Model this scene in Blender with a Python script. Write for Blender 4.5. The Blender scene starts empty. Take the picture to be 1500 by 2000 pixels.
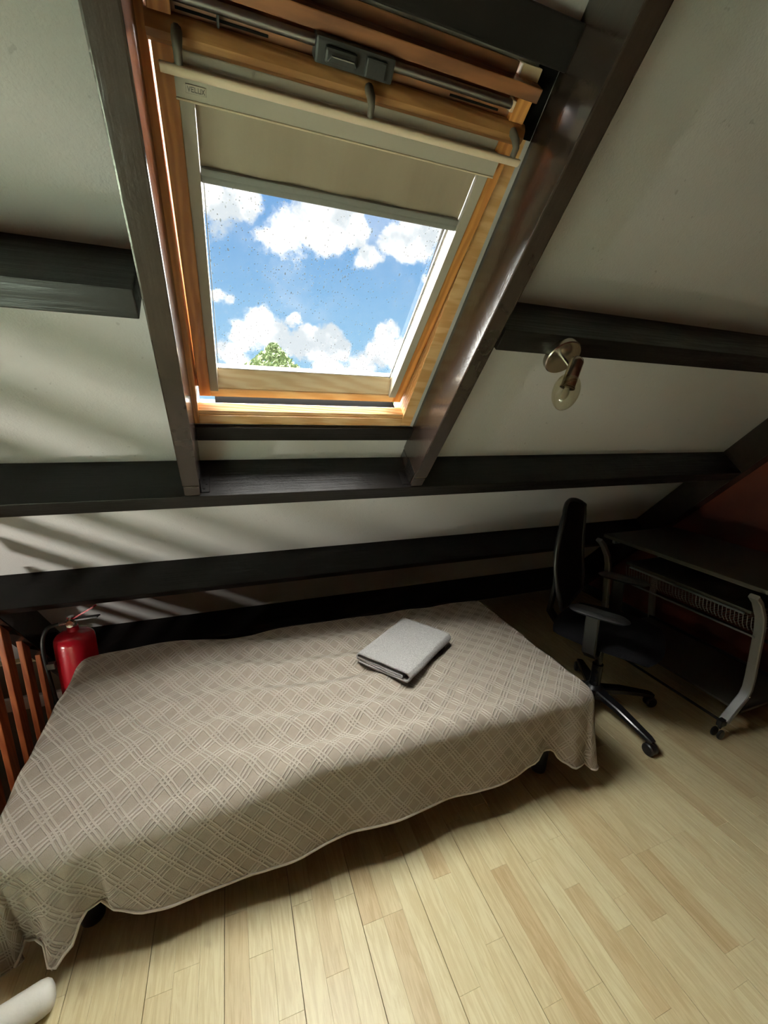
import bpy, bmesh, math, random
from mathutils import Vector, Matrix, noise
random.seed(7)
sc = bpy.context.scene
col = sc.collection
pi = math.pi

# ------------------------------------------------------------------ camera
ROWS = ((0.93818, -0.34508, 0.02718), (-0.06005, -0.23958, -0.96902), (0.3409, 0.90748, -0.24549))
cam_d = bpy.data.cameras.new('camera')
cam = bpy.data.objects.new('camera', cam_d); col.objects.link(cam)
rt, dn, fw = (Vector(r).normalized() for r in ROWS)
m = Matrix((rt, -dn, -fw)).transposed().to_4x4()
m.translation = (0, 0, 1.5)
cam.matrix_world = m
cam_d.sensor_fit = 'HORIZONTAL'; cam_d.sensor_width = 36.0
cam_d.lens = 810.8 / 1500 * 36
cam_d.clip_start = 0.02; cam_d.clip_end = 500
sc.camera = cam

# ------------------------------------------------------------------ colour management
sc.view_settings.view_transform = 'Standard'
sc.view_settings.look = 'None'
sc.view_settings.exposure = 0.0
sc.view_settings.gamma = 1.0
sc.view_settings.use_curve_mapping = False

# ------------------------------------------------------------------ node helper
class NT:
    def __init__(s, tree): s.t = tree; s.n = tree.nodes; s.l = tree.links
    def node(s, typ, ins=None, **kw):
        n = s.n.new(typ)
        for k, v in kw.items(): setattr(n, k, v)
        for k, v in (ins or {}).items(): s.set(n.inputs[k], v)
        return n
    def set(s, sock, v):
        if isinstance(v, bpy.types.NodeSocket): s.l.new(v, sock)
        else: sock.default_value = v
    def math(s, op, a, b=None, c=None, clamp=False):
        n = s.n.new('ShaderNodeMath'); n.operation = op; n.use_clamp = clamp
        for i, v in enumerate((a, b, c)):
            if v is not None: s.set(n.inputs[i], v)
        return n.outputs[0]
    def vmath(s, op, a, b=None, scale=None):
        n = s.n.new('ShaderNodeVectorMath'); n.operation = op
        s.set(n.inputs[0], a)
        if b is not None: s.set(n.inputs[1], b)
        if scale is not None: s.set(n.inputs['Scale'], scale)
        return n.outputs['Value'] if op in ('LENGTH', 'DISTANCE', 'DOT_PRODUCT') else n.outputs['Vector']
    def ramp(s, v, a, b, c=0.0, d=1.0, smooth=True):
        n = s.n.new('ShaderNodeMapRange'); n.interpolation_type = 'SMOOTHSTEP' if smooth else 'LINEAR'
        s.set(n.inputs['Value'], v); s.set(n.inputs['From Min'], a); s.set(n.inputs['From Max'], b)
        s.set(n.inputs['To Min'], c); s.set(n.inputs['To Max'], d)
        return n.outputs['Result']
    def mix(s, f, a, b, mode='MIX'):
        n = s.n.new('ShaderNodeMix'); n.data_type = 'RGBA'; n.blend_type = mode
        s.set(n.inputs[0], f); s.set(n.inputs[6], a); s.set(n.inputs[7], b)
        return n.outputs[2]
    def noise(s, vec, scale, detail=2.0, rough=.5, dist=0.0):
        n = s.n.new('ShaderNodeTexNoise')
        s.set(n.inputs['Vector'], vec); n.inputs['Scale'].default_value = scale
        n.inputs['Detail'].default_value = detail; n.inputs['Roughness'].default_value = rough
        n.inputs['Distortion'].default_value = dist
        return n
    def xyz(s, v):
        n = s.n.new('ShaderNodeSeparateXYZ'); s.set(n.inputs[0], v); return n.outputs
    def comb(s, x, y, z):
        n = s.n.new('ShaderNodeCombineXYZ')
        for i, v in enumerate((x, y, z)): s.set(n.inputs[i], v)
        return n.outputs[0]
def rgb(c, a=1.0): return (c[0], c[1], c[2], a)

# ------------------------------------------------------------------ sky
W = bpy.data.worlds.new('sky'); sc.world = W; W.use_nodes = True
w = NT(W.node_tree); w.n.clear()
tc = w.node('ShaderNodeTexCoord').outputs['Generated']
dirv = w.vmath('NORMALIZE', tc)
el = w.xyz(dirv)[2]
skyc = w.mix(w.ramp(el, 0.0, 0.45), (0.40, 0.72, 0.97, 1), (0.155, 0.40, 0.80, 1))
wn = w.noise(dirv, 9.0, 6.0, .62)
warp = w.vmath('SCALE', w.vmath('SUBTRACT', wn.outputs['Color'], (0.5, 0.5, 0.5)), scale=0.085)
wv = w.vmath('ADD', dirv, warp)
BL = [(0.003, 0.932, 0.363, 0.034, 1), (0.048, 0.93, 0.364, 0.035, 0.8), (0.014, 0.946, 0.324, 0.026, 0.5), (0.17, 0.925, 0.341, 0.044, 0.8), (0.132, 0.938, 0.32, 0.042, 0.75), (0.147, 0.943, 0.298, 0.03, 0.5), (0.232, 0.906, 0.353, 0.044, 1), (0.21, 0.924, 0.32, 0.035, 1), (0.258, 0.906, 0.335, 0.029, 1), (0.093, 0.942, 0.322, 0.019, 0.6), (0.333, 0.885, 0.325, 0.035, 0.9), (0.293, 0.911, 0.29, 0.023, 0.9), (0.378, 0.862, 0.338, 0.043, 0.9), (0.406, 0.841, 0.357, 0.04, 0.9), (0.351, 0.887, 0.3, 0.025, 0.8), (-0.003, 0.977, 0.214, 0.016, 0.7), (0.019, 0.978, 0.208, 0.012, 0.6), (0.048, 0.989, 0.139, 0.029, 1), (0.09, 0.984, 0.157, 0.032, 1), (0.119, 0.982, 0.147, 0.024, 1), (0.151, 0.974, 0.169, 0.014, 1), (0.168, 0.974, 0.152, 0.013, 1), (0.015, 0.995, 0.101, 0.027, 0.9), (0.175, 0.976, 0.129, 0.033, 1), (0.219, 0.966, 0.14, 0.029, 1), (0.235, 0.964, 0.126, 0.025, 1), (0.199, 0.974, 0.109, 0.023, 0.9), (0.143, 0.981, 0.132, 0.024, 1), (0.35, 0.924, 0.157, 0.025, 1), (0.329, 0.937, 0.116, 0.035, 1), (0.287, 0.954, 0.085, 0.035, 0.8), (0.22, 0.973, 0.071, 0.03, 0.8), (0.034, 0.997, 0.07, 0.032, 0.8), (0.378, 0.92, 0.107, 0.037, 0.9), (0.408, 0.879, 0.248, 0.015, 0.6)]
dens = None
for x, y, z, r, s_ in BL:
    d = w.vmath('DISTANCE', wv, (x, y, z))
    v = w.ramp(d, r * 1.7, r * .2, 0.0, s_)
    dens = v if dens is None else w.math('MAXIMUM', dens, v)
# the same broken clouds over the rest of the sky
gen = w.noise(w.vmath('MULTIPLY', dirv, (1, 1, 1.6)), 3.4, 7.0, .55)
inview = w.ramp(w.vmath('DISTANCE', dirv, (0.21, 0.95, 0.24)), .30, .42)
dens = w.math('MAXIMUM', dens, w.math('MULTIPLY', w.ramp(gen.outputs['Fac'], .44, .62), inview))
fine = w.noise(dirv, 26.0, 9.0, .68)
dens = w.math('ADD', dens, w.math('MULTIPLY', w.math('SUBTRACT', fine.outputs['Fac'], .5), 1.15))
veil = w.ramp(w.noise(dirv, 6.0, 5.0, .6).outputs['Fac'], .45, .75, 0, .28)
dens = w.math('MAXIMUM', w.ramp(dens, .15, .60), veil)
shade = w.noise(dirv, 14.0, 4.0, .55)
cloudc = w.mix(w.ramp(shade.outputs['Fac'], .36, .58), (0.80, 0.88, 0.93, 1), (1.4, 1.4, 1.38, 1))
skyf = w.mix(dens, skyc, cloudc)
bg = w.node('ShaderNodeBackground', {'Color': skyf, 'Strength': 1.0})
w.l.new(bg.outputs[0], w.node('ShaderNodeOutputWorld').inputs[0])

# veiled sun behind bright cloud, high over the roof
sd = bpy.data.lights.new('sun', 'SUN'); sd.energy = 94.0; sd.angle = math.radians(114); sd.color = (1.0, 1.0, .93)
sun = bpy.data.objects.new('sun', sd); col.objects.link(sun)
sun.rotation_euler = Vector((0.0, .55, .85)).to_track_quat('Z', 'Y').to_euler()
# daylight rising through the open stairwell from the storey below
ad = bpy.data.lights.new('stairwell_daylight', 'AREA'); ad.shape = 'RECTANGLE'; ad.size = .18; ad.size_y = .35; ad.energy = 38.0; ad.spread = math.radians(80); ad.color = (1, .93, .82)
al = bpy.data.objects.new('stairwell_daylight', ad); col.objects.link(al)
al.location = (-2.35, .62, -.1)
al.rotation_euler = (Vector((-2.35, .62, -.1)) - Vector((-.5, 1.9, .9))).to_track_quat('Z', 'Y').to_euler()

# added fill lamp, no skylight modelled, bounced off the floor behind the camera
bd_ = bpy.data.lights.new('rear_fill_light', 'AREA'); bd_.shape = 'RECTANGLE'; bd_.size = .55; bd_.size_y = .55
bd_.energy = 200.0; bd_.spread = math.radians(16); bd_.color = (.62, .86, 1.0)
bo_ = bpy.data.objects.new('rear_fill_light', bd_); col.objects.link(bo_)
bo_.location = (-1.7, -1.85, 3.0); bo_.rotation_euler = (Vector((-1.7, -1.85, 3.0)) - Vector((-1.4, -.12, 0))).to_track_quat('Z', 'Y').to_euler()

# ------------------------------------------------------------------ materials
def newmat(name):
    M = bpy.data.materials.new(name); M.use_nodes = True
    t = NT(M.node_tree); p = t.n['Principled BSDF']
    return M, t, p
def obj_coords(t): return t.node('ShaderNodeTexCoord').outputs['Object']
def bump(t, p, h, dist=.002, strength=1.0, sock='Normal'):
    b = t.node('ShaderNodeBump', {'Height': h, 'Distance': dist, 'Strength': strength})
    t.l.new(b.outputs[0], p.inputs[sock])
def plain(name, c, rough=.5, metal=0.0, spec=.5, var=.12, bsc=60, bd=.0006):
    M, t, p = newmat(name); o = obj_coords(t)
    n = t.noise(o, bsc, 4)
    t.set(p.inputs['Base Color'], t.mix(n.outputs['Fac'], rgb([v * (1 - var) for v in c]), rgb([min(1, v * (1 + var)) for v in c])))
    p.inputs['Roughness'].default_value = rough; p.inputs['Metallic'].default_value = metal
    p.inputs['Specular IOR Level'].default_value = spec
    bump(t, p, n.outputs['Fac'], bd)
    return M
def woodmat(name, c1, c2, rough=.4, axis=(1, 12, 12), sc_=3.0, coat=0.0, bd=.0006, spec=.5, mid=.5):
    M, t, p = newmat(name); o = obj_coords(t)
    v = t.vmath('MULTIPLY', o, axis)
    n = t.noise(v, sc_, 5, .6, 1.2)
    wv_ = t.n.new('ShaderNodeTexWave'); wv_.wave_type = 'BANDS'; wv_.bands_direction = 'DIAGONAL'
    t.set(wv_.inputs['Vector'], v); wv_.inputs['Scale'].default_value = sc_ * .6
    wv_.inputs['Distortion'].default_value = 7; wv_.inputs['Detail'].default_value = 3; wv_.inputs['Detail Scale'].default_value = .8
    f = t.math('ADD', t.math('MULTIPLY', n.outputs['Fac'], .6), t.math('MULTIPLY', wv_.outputs['Fac'], .4))
    t.set(p.inputs['Base Color'], t.mix(t.ramp(f, mid - .25, mid + .25), rgb(c1), rgb(c2)))
    p.inputs['Roughness'].default_value = rough
    p.inputs['Specular IOR Level'].default_value = spec
    p.inputs['Coat Weight'].default_value = coat; p.inputs['Coat Roughness'].default_value = .15
    bump(t, p, f, bd)
    return M

# rough-painted roof board
def paintmat(name, c):
    M, t, p = newmat(name); o = obj_coords(t)
    big = t.noise(o, 2.2, 3); fine = t.noise(o, 170, 3, .6); mid = t.noise(o, 38, 3)
    sp = t.noise(o, 55, 1)
    c_ = t.mix(big.outputs['Fac'], rgb([v * .93 for v in c]), rgb([v * 1.05 for v in c]))
    c_ = t.mix(t.ramp(sp.outputs['Fac'], .74, .80, 0, .35), c_, rgb([v * .45 for v in c]))
    t.set(p.inputs['Base Color'], c_); p.inputs['Roughness'].default_value = .75
    p.inputs['Specular IOR Level'].default_value = .25
    h = t.math('ADD', fine.outputs['Fac'], t.math('MULTIPLY', mid.outputs['Fac'], .8))
    bump(t, p, h, .0012, .8)
    return M
M_panel = paintmat('painted_board', (.68, .69, .69))
# dark brown gloss paint over planed timber
def beammat():
    M, t, p = newmat('dark_gloss_paint'); o = obj_coords(t)
    g = t.noise(t.vmath('MULTIPLY', o, (1.2, 26, 26)), 3.5, 5, .65)
    g2 = t.noise(o, 14, 3)
    t.set(p.inputs['Base Color'], t.mix(g2.outputs['Fac'], (.006, .0052, .005, 1), (.013, .010, .009, 1)))
    t.set(p.inputs['Roughness'], t.ramp(g.outputs['Fac'], .3, .7, .30, .48))
    p.inputs['Specular IOR Level'].default_value = .2
    h = t.math('ADD', g.outputs['Fac'], t.math('MULTIPLY', g2.outputs['Fac'], 1.2))
    bump(t, p, h, .0016, .8)
    return M
M_beam = beammat()
def raftermat():
    M, t, p = newmat('dark_gloss_rafter_paint'); o = obj_coords(t)
    g2 = t.noise(o, 22, 4, .6, .5); g = t.noise(t.vmath('MULTIPLY', o, (26, 1.5, 1.5)), 3.5, 4)
    t.set(p.inputs['Base Color'], t.mix(g2.outputs['Fac'], (.016, .011, .009, 1), (.034, .022, .017, 1)))
    p.inputs['Roughness'].default_value = .2
    p.inputs['Specular IOR Level'].default_value = .5
    h = t.math('ADD', g.outputs['Fac'], t.math('MULTIPLY', g2.outputs['Fac'], 1.8))
    bump(t, p, h, .0006, .8)
    return M
M_rafter = raftermat()
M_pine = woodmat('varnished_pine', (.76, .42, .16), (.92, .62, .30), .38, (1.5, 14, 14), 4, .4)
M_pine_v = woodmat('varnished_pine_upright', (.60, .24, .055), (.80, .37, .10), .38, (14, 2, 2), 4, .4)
M_pine_dark = woodmat('shaded_pine', (.12, .045, .018), (.22, .085, .032), .38, (1.2, 9, 9), 4, .4)  # pine darkened to stand in for the shade at the skylight head
M_pine_pale = woodmat('pale_pine', (.82, .62, .36), (.95, .80, .55), .45, (1.5, 10, 10), 5, .2)
M_redwood = woodmat('red_wood_cladding', (.085, .016, .008), (.14, .028, .012), .45, (8, 1, 1), 2.5, .2)
M_baluster = woodmat('orange_brown_wood', (.36, .085, .022), (.50, .14, .04), .42, (8, 8, 1), 4, .3)
M_cream = plain('cream_lacquered_metal', (.46, .44, .37), .38, 0, .5, .02)
M_creambar = plain('cream_bar_lacquer', (.78, .68, .50), .34, 0, .5, .02)
M_grey = plain('grey_plastic', (.20, .20, .19), .5)
M_darkgrey = plain('dark_grey_plastic', (.02, .019, .018), .5, 0, .3)
M_taupe = plain('taupe_plastic', (.11, .095, .075), .5, 0, .3)
M_black = plain('black_plastic', (.012, .012, .013), .38)
M_blackgloss = plain('black_gloss_metal', (.014, .014, .016), .2)
M_steel = plain('galvanised_steel', (.33, .36, .38), .32, 1, .5, .12, 90, .0004)
M_nickel = plain('brushed_nickel', (.55, .50, .43), .26, 1, .5, .05, 200, .0002)
M_silver = plain('silver_painted_metal', (.30, .31, .31), .42, .5, .5, .04)
M_desk = plain('dark_desk_laminate', (.07, .067, .052), .45)
M_red = plain('red_enamel', (.50, .008, .022), .22, 0, .6, .02)
M_chrome = plain('chrome', (.7, .7, .7), .12, 1)
M_white = plain('white_paint', (.82, .80, .74), .45)
M_tube = plain('white_tube_finish', (.74, .72, .64), .5, var=.04)
M_gap = plain('gap_black', (.004, .004, .004), .9, 0, .05)  # near-black that puts the shade of the window gaps into the colour
M_stairwall = plain('grey_green_plaster', (.22, .25, .22), .8)
M_mattress = plain('grey_ticking', (.45, .44, .42), .9)
M_tag = plain('dull_metal_plate', (.42, .41, .37), .3, .8)
M_ink = plain('dark_print', (.05, .05, .05), .6)

def blindmat():
    M, t, p = newmat('taupe_blind_cloth'); o = obj_coords(t)
    x = t.xyz(o)
    cr = t.noise(t.vmath('MULTIPLY', o, (9, 1.2, 1.2)), 1.6, 3)
    wv_ = t.noise(o, 900, 1)
    t.set(p.inputs['Base Color'], t.mix(cr.outputs['Fac'], (.30, .245, .18, 1), (.37, .31, .235, 1)))
    p.inputs['Roughness'].default_value = .55
    p.inputs['Sheen Weight'].default_value = .2
    bump(t, p, t.math('ADD', cr.outputs['Fac'], t.math('MULTIPLY', wv_.outputs['Fac'], .03)), .004, .9)
    return M
M_blind = blindmat()

def glassmat(name, dirt=False, tint=(1, 1, 1), rough=.02):
    M, t, p = newmat(name)
    out = t.n['Material Output']
    tr = t.node('ShaderNodeBsdfTransparent', {'Color': rgb(tint)})
    gl = t.node('ShaderNodeBsdfGlossy', {'Color': (1, 1, 1, 1), 'Roughness': rough})
    lw = t.node('ShaderNodeLayerWeight', {'Blend': .5})
    fr = t.math('ADD', .04, t.math('MULTIPLY', t.math('POWER', lw.outputs['Facing'], 5.0), .96), clamp=True)
    mx = t.node('ShaderNodeMixShader'); t.l.new(fr, mx.inputs[0])
    t.l.new(tr.outputs[0], mx.inputs[1]); t.l.new(gl.outputs[0], mx.inputs[2])
    res = mx.outputs[0]
    if dirt:                      # dried rain specks
        o = obj_coords(t)
        vo = t.n.new('ShaderNodeTexVoronoi'); t.set(vo.inputs['Vector'], o); vo.inputs['Scale'].default_value = 150
        vo.inputs['Randomness'].default_value = 1
        rnd = t.xyz(vo.outputs['Color'])[0]
        pat = t.noise(o, 5.0, 3)
        pres = t.math('GREATER_THAN', t.math('ADD', rnd, t.ramp(pat.outputs['Fac'], .35, .65, -.30, .12)), .60)
        dot = t.ramp(vo.outputs['Distance'], .28, .16)
        vo2 = t.n.new('ShaderNodeTexVoronoi'); t.set(vo2.inputs['Vector'], t.vmath('MULTIPLY', o, (1, .45, .45))); vo2.inputs['Scale'].default_value = 95
        dot2 = t.math('MULTIPLY', t.ramp(vo2.outputs['Distance'], .2, .1), t.math('GREATER_THAN', t.math('ADD', t.xyz(vo2.outputs['Color'])[0], t.ramp(pat.outputs['Fac'], .35, .65, -.25, .1)), .78))
        f = t.math('MULTIPLY', t.math('MAXIMUM', t.math('MULTIPLY', dot, pres), dot2), .55)
        df = t.node('ShaderNodeBsdfDiffuse', {'Color': (.22, .24, .24, 1)})
        m2 = t.node('ShaderNodeMixShader'); t.l.new(f, m2.inputs[0]); t.l.new(res, m2.inputs[1]); t.l.new(df.outputs[0], m2.inputs[2])
        res = m2.outputs[0]
    t.l.new(res, out.inputs['Surface'])
    return M
M_glass = glassmat('rain_specked_glass', True)
M_bulb = glassmat('clear_glass', False, (.93, .92, .86), .05)

def floormat():
    M, t, p = newmat('maple_laminate'); o = obj_coords(t)
    at = t.node('ShaderNodeAttribute', attribute_name='tone', attribute_type='OBJECT').outputs['Fac']
    oi = t.node('ShaderNodeObjectInfo').outputs['Random']
    off = t.comb(t.math('MULTIPLY', oi, 31.0), t.math('MULTIPLY', oi, 17.0), 0.0)
    v = t.vmath('MULTIPLY', t.vmath('ADD', o, off), (9, .9, 1))
    g = t.noise(v, 5.5, 6, .6, 1.6)
    g2 = t.noise(t.vmath('MULTIPLY', t.vmath('ADD', o, off), (60, 3, 1)), 6, 3)
    f = t.math('ADD', t.math('MULTIPLY', g.outputs['Fac'], .75), t.math('MULTIPLY', g2.outputs['Fac'], .25))
    base = t.mix(at, (.72, .64, .39, 1), (.60, .46, .25, 1))
    dark = t.mix(at, (.62, .52, .29, 1), (.48, .345, .175, 1))
    c_ = t.mix(t.ramp(f, .38, .62), dark, base)
    kn = t.noise(t.vmath('MULTIPLY', t.vmath('ADD', o, off), (1, .6, 1)), 7, 2)
    c_ = t.mix(t.ramp(kn.outputs['Fac'], .72, .8, 0, .6), c_, (.30, .19, .09, 1))
    t.set(p.inputs['Base Color'], c_)
    t.set(p.inputs['Roughness'], t.ramp(f, .3, .7, .36, .44))
    p.inputs['Specular IOR Level'].default_value = .45
    bump(t, p, f, .0005, .5)
    return M
M_floor = floormat()
M_seam = plain('floor_joint', (.10, .07, .035), .7)

def blanketmat():
    M, t, p = newmat('embossed_plush'); uv = t.node('ShaderNodeUVMap').outputs[0]
    wob = t.noise(uv, 9, 2)
    uvw = t.vmath('ADD', uv, t.vmath('SCALE', t.vmath('SUBTRACT', wob.outputs['Color'], (.5, .5, .5)), scale=.010))
    s = t.xyz(uvw); P = .061
    u_ = t.math('DIVIDE', t.math('ADD', t.math('MULTIPLY', s[0], .80), t.math('MULTIPLY', s[1], .60)), P)
    v_ = t.math('DIVIDE', t.math('SUBTRACT', t.math('MULTIPLY', s[0], .66), t.math('MULTIPLY', s[1], .75)), P)
    def lines(q):
        fr = t.math('FRACT', q)
        k = t.math('FRACT', t.math('MULTIPLY', fr, 5.4))
        ln = t.ramp(t.math('ABSOLUTE', t.math('SUBTRACT', k, .30)), .36, .20)
        return t.math('MULTIPLY', ln, t.ramp(fr, .50, .47))
    h = t.math('MAXIMUM', lines(u_), lines(v_))
    pile = t.noise(uv, 420, 3, .7); mott = t.noise(uv, 60, 3)
    low = t.mix(mott.outputs['Fac'], (.345, .29, .23, 1), (.41, .35, .285, 1))
    high = t.mix(mott.outputs['Fac'], (.44, .385, .315, 1), (.50, .445, .375, 1))  # lattice lines lightened to stand in for the sheen of the pile
    t.set(p.inputs['Base Color'], t.mix(h, low, high))
    p.inputs['Roughness'].default_value = .75; p.inputs['Specular IOR Level'].default_value = .2
    t.set(p.inputs['Sheen Weight'], t.ramp(h, 0, 1, .10, 1.0, False))
    p.inputs['Sheen Roughness'].default_value = .25
    p.inputs['Sheen Tint'].default_value = (1, .97, .9, 1)
    hh = t.math('ADD', h, t.math('MULTIPLY', pile.outputs['Fac'], .35))
    bump(t, p, hh, .0075, 1.0)
    return M
M_blanket = blanketmat()
def towelmat():
    M, t, p = newmat('grey_terry'); o = obj_coords(t)
    n = t.noise(o, 260, 4, .8); n2 = t.noise(o, 90, 2)
    t.set(p.inputs['Base Color'], t.mix(t.ramp(n.outputs['Fac'], .35, .65), (.30, .29, .28, 1), (.62, .60, .58, 1)))
    p.inputs['Roughness'].default_value = .95; p.inputs['Sheen Weight'].default_value = .5
    p.inputs['Specular IOR Level'].default_value = .1
    bump(t, p, t.math('ADD', n.outputs['Fac'], t.math('MULTIPLY', n2.outputs['Fac'], .6)), .005, 1.0)
    return M
M_towel = towelmat()
def fabmat():
    M, t, p = newmat('black_mesh_fabric'); o = obj_coords(t)
    n = t.noise(o, 500, 2)
    t.set(p.inputs['Base Color'], t.mix(n.outputs['Fac'], (.006, .006, .007, 1), (.015, .015, .018, 1)))
    p.inputs['Roughness'].default_value = .9; p.inputs['Specular IOR Level'].default_value = .12; bump(t, p, n.outputs['Fac'], .002)
    return M
M_fabric = fabmat()
M_tread = woodmat('worn_tread', (.42, .20, .09), (.55, .30, .15), .5)
def leafmat():
    M, t, p = newmat('tree_leaf'); oi = t.noise(obj_coords(t), 1.1, 2)
    t.set(p.inputs['Base Color'], t.mix(oi.outputs['Fac'], (.10, .15, .05, 1), (.20, .25, .11, 1)))
    p.inputs['Roughness'].default_value = .7
    return M
M_leaf = leafmat()
M_bark = plain('bark', (.2, .15, .1), .9)

# ------------------------------------------------------------------ geometry helpers
A_ = math.radians(48.6316); CA, SA = math.cos(A_), math.sin(A_)
DP, DR = 1.082, .92            # roof board plane and timber underside, measured from the camera's height line
def RP(x, s, D):               # roof frame: x along the ridge, s down the slope, D outward
    return Vector((x, s * CA + D * SA, 1.5 - s * SA + D * CA))
def ident(x, y, z): return Vector((x, y, z))

def finish(name, bm, mat, parent=None, base=None, smooth=False):
    """one mesh object; vertices are given in world space and re-based on the thing's origin"""
    if base is None: base = parent_base(parent) if parent else Vector((0, 0, 0))
    base = Vector(base)
    bmesh.ops.recalc_face_normals(bm, faces=bm.faces)
    for v in bm.verts: v.co -= base
    me = bpy.data.meshes.new(name); bm.to_mesh(me); bm.free()
    if isinstance(mat, (list, tuple)):
        for q in mat: me.materials.append(q)
    else: me.materials.append(mat)
    if smooth:
        for f in me.polygons: f.use_smooth = True
    o = bpy.data.objects.new(name, me); col.objects.link(o)
    if parent: o.parent = parent
    else: o.location = base
    return o
def parent_base(p):
    v = Vector((0, 0, 0))
    while p: v += p.location; p = p.parent
    return v
def thing(name, label, cat, base=(0, 0, 0), group=None):
    o = bpy.data.objects.new(name, None); col.objects.link(o); o.location = base
    o.empty_display_size = .1
    tag(o, label, cat, group); return o
def tag(o, label, cat=None, group=None):
    o['label'] = label
    if cat: o['category'] = cat
    if group: o['group'] = group
    return o
def struct(o, label=None):
    o['kind'] = 'structure'
    if label: o['label'] = label
    return o
def box(bm, a, b, f=ident, bev=0.0):
    x0, x1 = sorted((a[0], b[0])); y0, y1 = sorted((a[1], b[1])); z0, z1 = sorted((a[2], b[2]))
    vs = [bm.verts.new(f(x, y, z)) for x in (x0, x1) for y in (y0, y1) for z in (z0, z1)]
    fs = [bm.faces.new([vs[i] for i in q]) for q in ((0, 1, 3, 2), (4, 6, 7, 5), (0, 4, 5, 1), (2, 3, 7, 6), (0, 2, 6, 4), (1, 5, 7, 3))]
    if bev > 0:
        es = list({e for fc in fs for e in fc.edges})
        bmesh.ops.recalc_face_normals(bm, faces=fs)
        bmesh.ops.bevel(bm, geom=es, offset=bev, segments=1 if bev < .0015 else 2, affect='EDGES', profile=.6)
def sweep(bm, path, r, n=10, prof=None, caps=True, closed=False, up=None):
    """tube (or any profile of (a,b) offsets) along a path; r may be a number or a list"""
    path = [Vector(p) for p in path]; rings = []
    N = len(path)
    prev = None
    for i, p in enumerate(path):
        if closed: d = (path[(i + 1) % N] - path[i - 1]).normalized()
        else:
            d0 = (path[i] - path[i - 1]).normalized() if i > 0 else None
            d1 = (path[i + 1] - path[i]).normalized() if i < N - 1 else None
            d = ((d0 or d1) + (d1 or d0)).normalized()
        if prev is None:
            u = Vector(up) if up else (Vector((0, 0, 1)) if abs(d.z) < .9 else Vector((0, 1, 0)))
        else: u = prev
        a = d.cross(u).normalized(); b = a.cross(d).normalized(); prev = b
        rr = r[i] if isinstance(r, (list, tuple)) else r
        if prof: pts = [p + a * q[0] * rr + b * q[1] * rr for q in prof]
        else: pts = [p + (a * math.cos(2 * pi * k / n) + b * math.sin(2 * pi * k / n)) * rr for k in range(n)]
        rings.append([bm.verts.new(q) for q in pts])
    M_ = len(rings[0])
    for i in range(N if closed else N - 1):
        A, B = rings[i], rings[(i + 1) % N]
        for k in range(M_): bm.faces.new((A[k], A[(k + 1) % M_], B[(k + 1) % M_], B[k]))
    if caps and not closed:
        bm.faces.new(rings[0][::-1]); bm.faces.new(rings[-1])
def rect(w_, h_, b=0):
    if b <= 0: return [(-w_, -h_), (w_, -h_), (w_, h_), (-w_, h_)]
    return [(-w_ + b, -h_), (w_ - b, -h_), (w_, -h_ + b), (w_, h_ - b), (w_ - b, h_), (-w_ + b, h_), (-w_, h_ - b), (-w_, -h_ + b)]
def lathe(bm, prof, origin, axis=(0, 0, 1), n=28):
    """prof: (radius, height) pairs along axis"""
    ax = Vector(axis).normalized(); o = Vector(origin)
    u = ax.orthogonal().normalized(); v = ax.cross(u)
    rings = []
    for r, h in prof:
        if r < 1e-6: rings.append([bm.verts.new(o + ax * h)])
        else: rings.append([bm.verts.new(o + ax * h + (u * math.cos(2 * pi * k / n) + v * math.sin(2 * pi * k / n)) * r) for k in range(n)])
    for A, B in zip(rings, rings[1:]):
        for k in range(n):
            k2 = (k + 1) % n
            if len(A) == 1 and len(B) == 1: continue
            if len(A) == 1: bm.faces.new((A[0], B[k2], B[k]))
            elif len(B) == 1: bm.faces.new((A[k], A[k2], B[0]))
            else: bm.faces.new((A[k], A[k2], B[k2], B[k]))
def B(): return bmesh.new()
def autosmooth(o, ang=35):
    me = o.data
    for f in me.polygons: f.use_smooth = True
    try: me.set_sharp_from_angle(angle=math.radians(ang))
    except Exception: pass
    return o

# ------------------------------------------------------------------ room shell
XW, XL = 2.83, -2.75
YR = -1.0                      # ridge
def zroof(y, D=DP): return 1.5 + (D - y * SA) / CA
WX0, WX1, WS0, WS1 = -.125, .661, .068, 1.047      # roof opening of the skylight
bm = B()
S_TOP = (YR - DP * SA) / CA
D2 = DP + .12
for x0, x1, s0, s1 in ((XL, WX0, S_TOP, 3.6), (WX1, XW, S_TOP, 3.6), (WX0, WX1, S_TOP, WS0), (WX0, WX1, WS1, 3.6)):
    box(bm, (x0, s0, DP), (x1, s1, D2), RP)
struct(finish('ceiling', bm, M_panel), 'off-white rough painted boards of the sloping roof')
# opposite slope, falling behind the camera
bm = B()
yb = -2.7; zr = zroof(YR)
def opp(x, y, d): return Vector((x, y - d * SA * .0, zr + (y - YR) * (SA / CA) + d))
zb = opp(0, yb, 0).z
for v in ():
    pass
pts = [(YR, 0), (yb, 0)]
box(bm, (XL, yb - .1, 0), (XW, YR, .12), lambda x, y, d: opp(x, y, d))
struct(finish('ceiling', bm, M_redwood), 'wood-lined opposite roof slope')
bm = B(); box(bm, (XL, yb - .1, -.1), (XW, yb, zb + .1))
struct(finish('wall_back', bm, M_redwood))
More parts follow.
